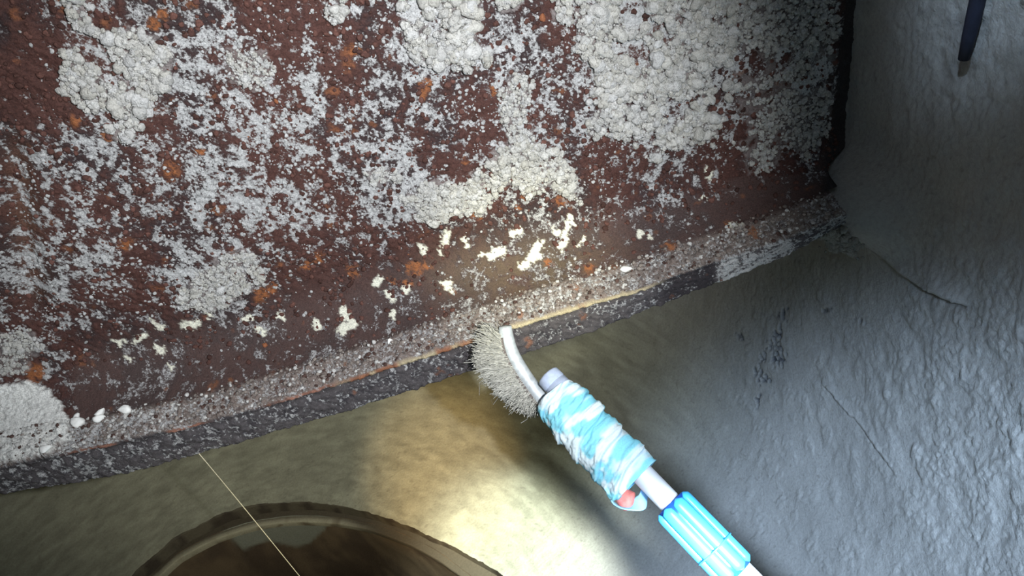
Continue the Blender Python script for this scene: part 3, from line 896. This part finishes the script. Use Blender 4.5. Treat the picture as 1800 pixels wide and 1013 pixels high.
# ------------------------------------------------------------------ wire brush taped to a telescopic pole
A = at_d(966, 664, .612); Bp = at_d(1345, 1058, .535)       # pole axis from its tip to beyond the frame
ax = (Bp - A) / np.linalg.norm(Bp - A)
TOOL = empty('brush_pole', tuple(A), 'wire brush lashed with blue tape to a silver telescopic pole with blue grips', 'brush')
view = -ez                                                # used only to orient the oval section sideways
side = np.cross(ax, view); side /= np.linalg.norm(side)
if side @ ex < 0: side = -side                            # towards upper right of the pole
def along(px, py):                                        # distance on the pole axis nearest a pixel
    ts = np.linspace(-.05, .4, 1800)
    X, Y = to_px(A + ts[:, None] * ax)
    return ts[np.argmin(np.hypot(X - px, Y - py))]
pr_ = .0090
tube('pole_tube', [A + ax * t for t in np.linspace(.008, .33, 12)], pr_, n=32, mat=M_pole, parent=TOOL)
o = tube('pole_cap', [A + ax * t for t in (-.0035, -.003, -.0015, .006, .0063, .0068, .0073, .0076, .030)], [.006, .0085, .0102, .0104, .0098, .0096, .0098, .0104, .0104], n=28, mat=M_cap, parent=TOOL)
o['label'] = 'ribbed grey-blue end cap'
# brush back (rod) : bent flat bar
rod_px = np.array([(888, 574), (890, 592), (899, 621), (918, 655), (944, 692), (966, 720), (1000, 757), (1050, 815), (1092, 868)], float)
rod_z = np.array([.628, .630, .630, .627, .622, .617, .612, .602, .594])
rod = smooth_path(at_d(rod_px[:, 0], rod_px[:, 1], rod_z), 60)
wr = np.interp(np.linspace(0, 1, 60), [0, .03, .1, .3, .5, 1], [.0054, .0062, .0064, .0065, .0063, .006])
tube('brush_rod', rod, wr, wr * .75, n=20, mat=M_rod, parent=TOOL, Nfix=side)
hp = smooth_path(at_d(np.array([1078., 1092, 1105, 1113]), np.array([850., 868, 882, 887]), np.array([.596, .593, .590, .589])), 16)
o = tube('brush_handle', hp, np.array([.0072] * 9 + [.0076, .0082, .0086, .0085, .0078, .006, .002]), n=20, mat=M_red, parent=TOOL)
o['label'] = 'red painted handle end sticking out of the tape'

# bristles
def bristles():
    Vs, F4s, base = [], [], 0
    n_rod = 30
    i0, i1 = 2, int(60 * .455)
    out = -side                                            # bristles point away from the pole
    tip_px = np.array([(852, 570), (838, 606), (838, 640), (852, 668), (874, 694), (902, 716), (930, 728), (952, 716)], float)
    tips = at_d(tip_px[:, 0], tip_px[:, 1], np.full(8, .628))
    tips = smooth_path(tips, 60)
    roots = rod[i0:i1]
    depth_ax = np.cross(ax, out)
    for k in range(1700):
        f = rng.random()
        fr = f * (len(roots) - 1); a = int(fr); b = min(a + 1, len(roots) - 1)
        r0 = roots[a] + (roots[b] - roots[a]) * (fr - a)
        t0 = tips[min(59, max(0, int(f * 59 + rng.normal() * 1.5)))]
        dz = (rng.random() - .5)
        r0 = r0 + depth_ax * dz * .009 + out * .004
        L = .80 + .22 * rng.random()
        t0 = r0 + (t0 - r0) * L + depth_ax * (dz * .030 + rng.normal() * .002) + rng.normal(size=3) * .0016
        stray = rng.random() < .02
        if stray: t0 = t0 + rng.normal(size=3) * .006
        m1 = r0 + (t0 - r0) * .4 + rng.normal(size=3) * .0013
        m2 = r0 + (t0 - r0) * .75 + rng.normal(size=3) * (.0022 if not stray else .004)
        tp = np.array([r0, m1, m2, t0])
        rad = .00025 + .00014 * rng.random()
        T = tp[-1] - tp[0]; T /= np.linalg.norm(T)
        N = np.cross(T, rng.normal(size=3)); N /= np.linalg.norm(N); B = np.cross(T, N)
        an = np.array([0, 2.094, 4.189])
        ring = (np.cos(an)[:, None] * N + np.sin(an)[:, None] * B) * rad
        V = (tp[:, None, :] + ring[None]).reshape(-1, 3)
        Vs.append(V); F4s.append(grid_faces(4, 3, wrap=True) + base); base += 12
    o = link('bristles', raw_mesh('bristles', np.vstack(Vs), [np.vstack(F4s)]), M_wire, TOOL)
    o['kind'] = 'stuff'
    # dark strip that holds the tufts
    core = roots + out * .0055
    tube('bristle_block', core, .0025, .0048, n=12, mat=M_core, parent=TOOL, Nfix=side)
bristles()

# tape wound round rod and pole
def tape():
    n, m = 128, 230
    c_px = np.array([(976, 690), (999, 720), (1024, 750), (1050, 777), (1076, 803), (1098, 826), (1118, 846)], float)
    c_z = np.array([.610, .604, .599, .593, .587, .583, .579])
    c = smooth_path(at_d(c_px[:, 0], c_px[:, 1], c_z), m)
    t = np.linspace(0, 1, m)[:, None]
    a = np.linspace(0, 2 * math.pi, n, endpoint=False)[None]
    W = np.interp(t[:, 0], [0, .08, .25, .5, .75, .9, 1], [.0165, .0190, .0212, .0215, .0212, .0220, .0215])
    Dp = np.interp(t[:, 0], [0, .1, .5, 1], [.0150, .0165, .0170, .0155])
    turns = 4.6
    ph = (t * turns + .12 * np.sin(a + 1) - a / (2 * math.pi) * 1.0 + .06 * np.sin(3 * a + 4 * t))
    fr = ph - np.floor(ph)
    step = .0026 * (fr ** 1.5) * (1 - sst(.93, 1.0, fr))
    cx, cy = np.cos(a), np.sin(a)
    wr1 = fbm(t * 12 + 0 * a, cx * 2 + cy * 1.3 + t * 3, 1.0, 3, 5) - .5
    wr2 = fbm(t * 34 + cx * 1.5, cy * 1.5 - cx + 0 * t, 1.0, 2, 6) - .5
    pleat = sst(.35, .9, np.abs(np.sin(ph * 2 * math.pi * 1.0 + 5 * wr1)))
    rad = step + .0040 * wr1 +   .0007 * wr2 + .0006 * pleat
    ra = W[:, None] + rad; rb = Dp[:, None] + rad
    V, F4, _ = tube_arrays(c, ra, rb, n, False, side)
    Vi, F4i, _ = tube_arrays(c, np.maximum(W[:, None] - .0028, .004) + rad * .6, Dp[:, None] - .0028 + rad * .6, n, False, side, base=len(V))
    k = len(V)
    j = np.arange(n); j2 = (j + 1) % n
    rims = np.vstack([np.stack([j2, j, k + j, k + j2], -1), np.stack([(m - 1) * n + j, (m - 1) * n + j2, k + (m - 1) * n + j2, k + (m - 1) * n + j], -1)])
    tone = fbm(t * 9 + 0 * a, cx * 1.2 + cy + t * 2, 1.0, 3, 15)
    seam = (1 - sst(.0, .06, fr)) + sst(.95, 1.0, fr)
    cc = mix(np.ones((m, n, 3)) * np.array([.27, .72, .86]), np.array([.76, .90, .94]), sst(.42, .62, tone))
    cc = mix(cc, np.array([.12, .36, .62]), np.clip(seam, 0, 1) * .5)
    cc = np.concatenate([cc.reshape(-1, 3), np.ones((m * n, 3)) * np.array([.12, .36, .56])])
    me = raw_mesh('tape_wrap', np.vstack([V, Vi]), [F4, F4i[:, ::-1], rims], cc)
    o = link('tape_wrap', me, M_tape, TOOL)
    o['label'] = 'crumpled light blue tape binding'
    # loose tail of tape curling under the handle end
    q = smooth_path(at_d(np.array([1066., 1078, 1092, 1112, 1128, 1133]), np.array([862., 884, 893, 893, 882, 866]), np.array([.590, .588, .585, .584, .586, .590])), 24)
    o = tube('tape_tail', q, .0010, .006, n=12, mat=None, parent=TOOL, Nfix=side)
    at = o.data.color_attributes.new('tint', 'FLOAT_COLOR', 'POINT')
    at.data.foreach_set('color', np.tile([.22, .46, .72, 1], len(o.data.vertices)).astype(np.float32))
    o.data.materials.append(M_tape)
tape()

# lock collars with rounded ribs
def collar(t0, t1, r0, name, rib_len=None, ring=None):
    core = tube(name, [A + ax * t for t in np.linspace(t0, t1, 8)], [r0 * .80, r0 * .86] + [r0 * .86] * 4 + [r0 * .86, r0 * .80], n=40, mat=M_grip, parent=TOOL)
    nr = 7
    U = side; Vv = np.cross(ax, U)
    for k in range(nr):
        an = 2 * math.pi * (k + .27) / nr
        dirn = U * math.cos(an) + Vv * math.sin(an)
        tt = np.linspace(t0 + .0002, t1 - .0004, 26)
        e = np.minimum(np.minimum((tt - tt[0]) / .004, (tt[-1] - tt) / .004), 1)
        prof_ = np.sqrt(np.clip(1 - (1 - np.clip(e, 0, 1)) ** 2, .02, 1))
        path = [A + ax * t + dirn * (r0 * .84) for t in tt]
        rib = tube('rib', path,   .0036 * prof_, r0 * .335 * prof_, n=16, mat=M_rib if True else M_grip, parent=core, Nfix=dirn)
    if ring is not None:
        tt = [ring - .0007, ring - .0006, ring + .0006, ring + .0007]
        tube('seam_ring', [A + ax * t for t in tt], [r0 * 1.05, r0 * 1.105, r0 * 1.105, r0 * 1.05], n=48, mat=M_rib, parent=core)
    return core
tg0, tg1 = along(1178, 885), along(1300, 1005)
collar(tg0, tg1, .0155, 'lock_collar', ring=along(1256, 965))
tube('pole_sleeve', [A + ax * t for t in (tg1 - .004, tg1 + .03)], .0118, n=32, mat=M_pole, parent=TOOL)
collar(along(1333, 1046) - .002, along(1333, 1046) + .09, .0165, 'grip_sleeve')['label'] = 'second blue ribbed grip'

# ------------------------------------------------------------------ thread hanging plumb from the flange
tp = at_y(352, 797, YE)
zz = np.linspace(tp[2] + .002, .004, 60)
th_path = np.stack([tp[0] + .0010 * np.sin(zz * 9), np.full(60, tp[1] - .003) + .0008 * np.sin(zz * 14), zz], -1)
o = tube('thread', th_path, .00042, n=6, mat=M_thread)
tag(o, 'thin pale thread hanging straight down from the flange edge', 'thread')

# ------------------------------------------------------------------ dark hose end hanging against the wall at upper right
def wall_hit(px, py, inset):
    r = ray(px, py)
    R = .9 - inset
    a = r[0] ** 2 + r[1] ** 2; b = 2 * (r[0] * -AX + r[1] * -AY); c = AX * AX + AY * AY - R * R
    t = (-b + math.sqrt(b * b - 4 * a * c)) / (2 * a)
    return r * t + np.array([0, 0, CAM_Z])
hb = wall_hit(1694, 104, -.007)
ctr = np.array([AX, AY, 0]); inw = ctr - hb; inw[2] = 0; inw /= np.linalg.norm(inw)
pth = [hb + inw * (.0005 * k) + np.array([0.004 * math.sin(k * .5), 0, .04 * k]) for k in range(23)]
pth = [p for p in pth if p[2] < CAM_Z + .99]
pth = smooth_path(pth, 60)
rad = np.full(60, .0050); rad[:4] = [.0036, .0044, .0048, .0050]
o = tube('hose', pth, rad, n=14, mat=M_hose)
tag(o, 'dark blue-black hose end hanging against the wall at upper right', 'hose')
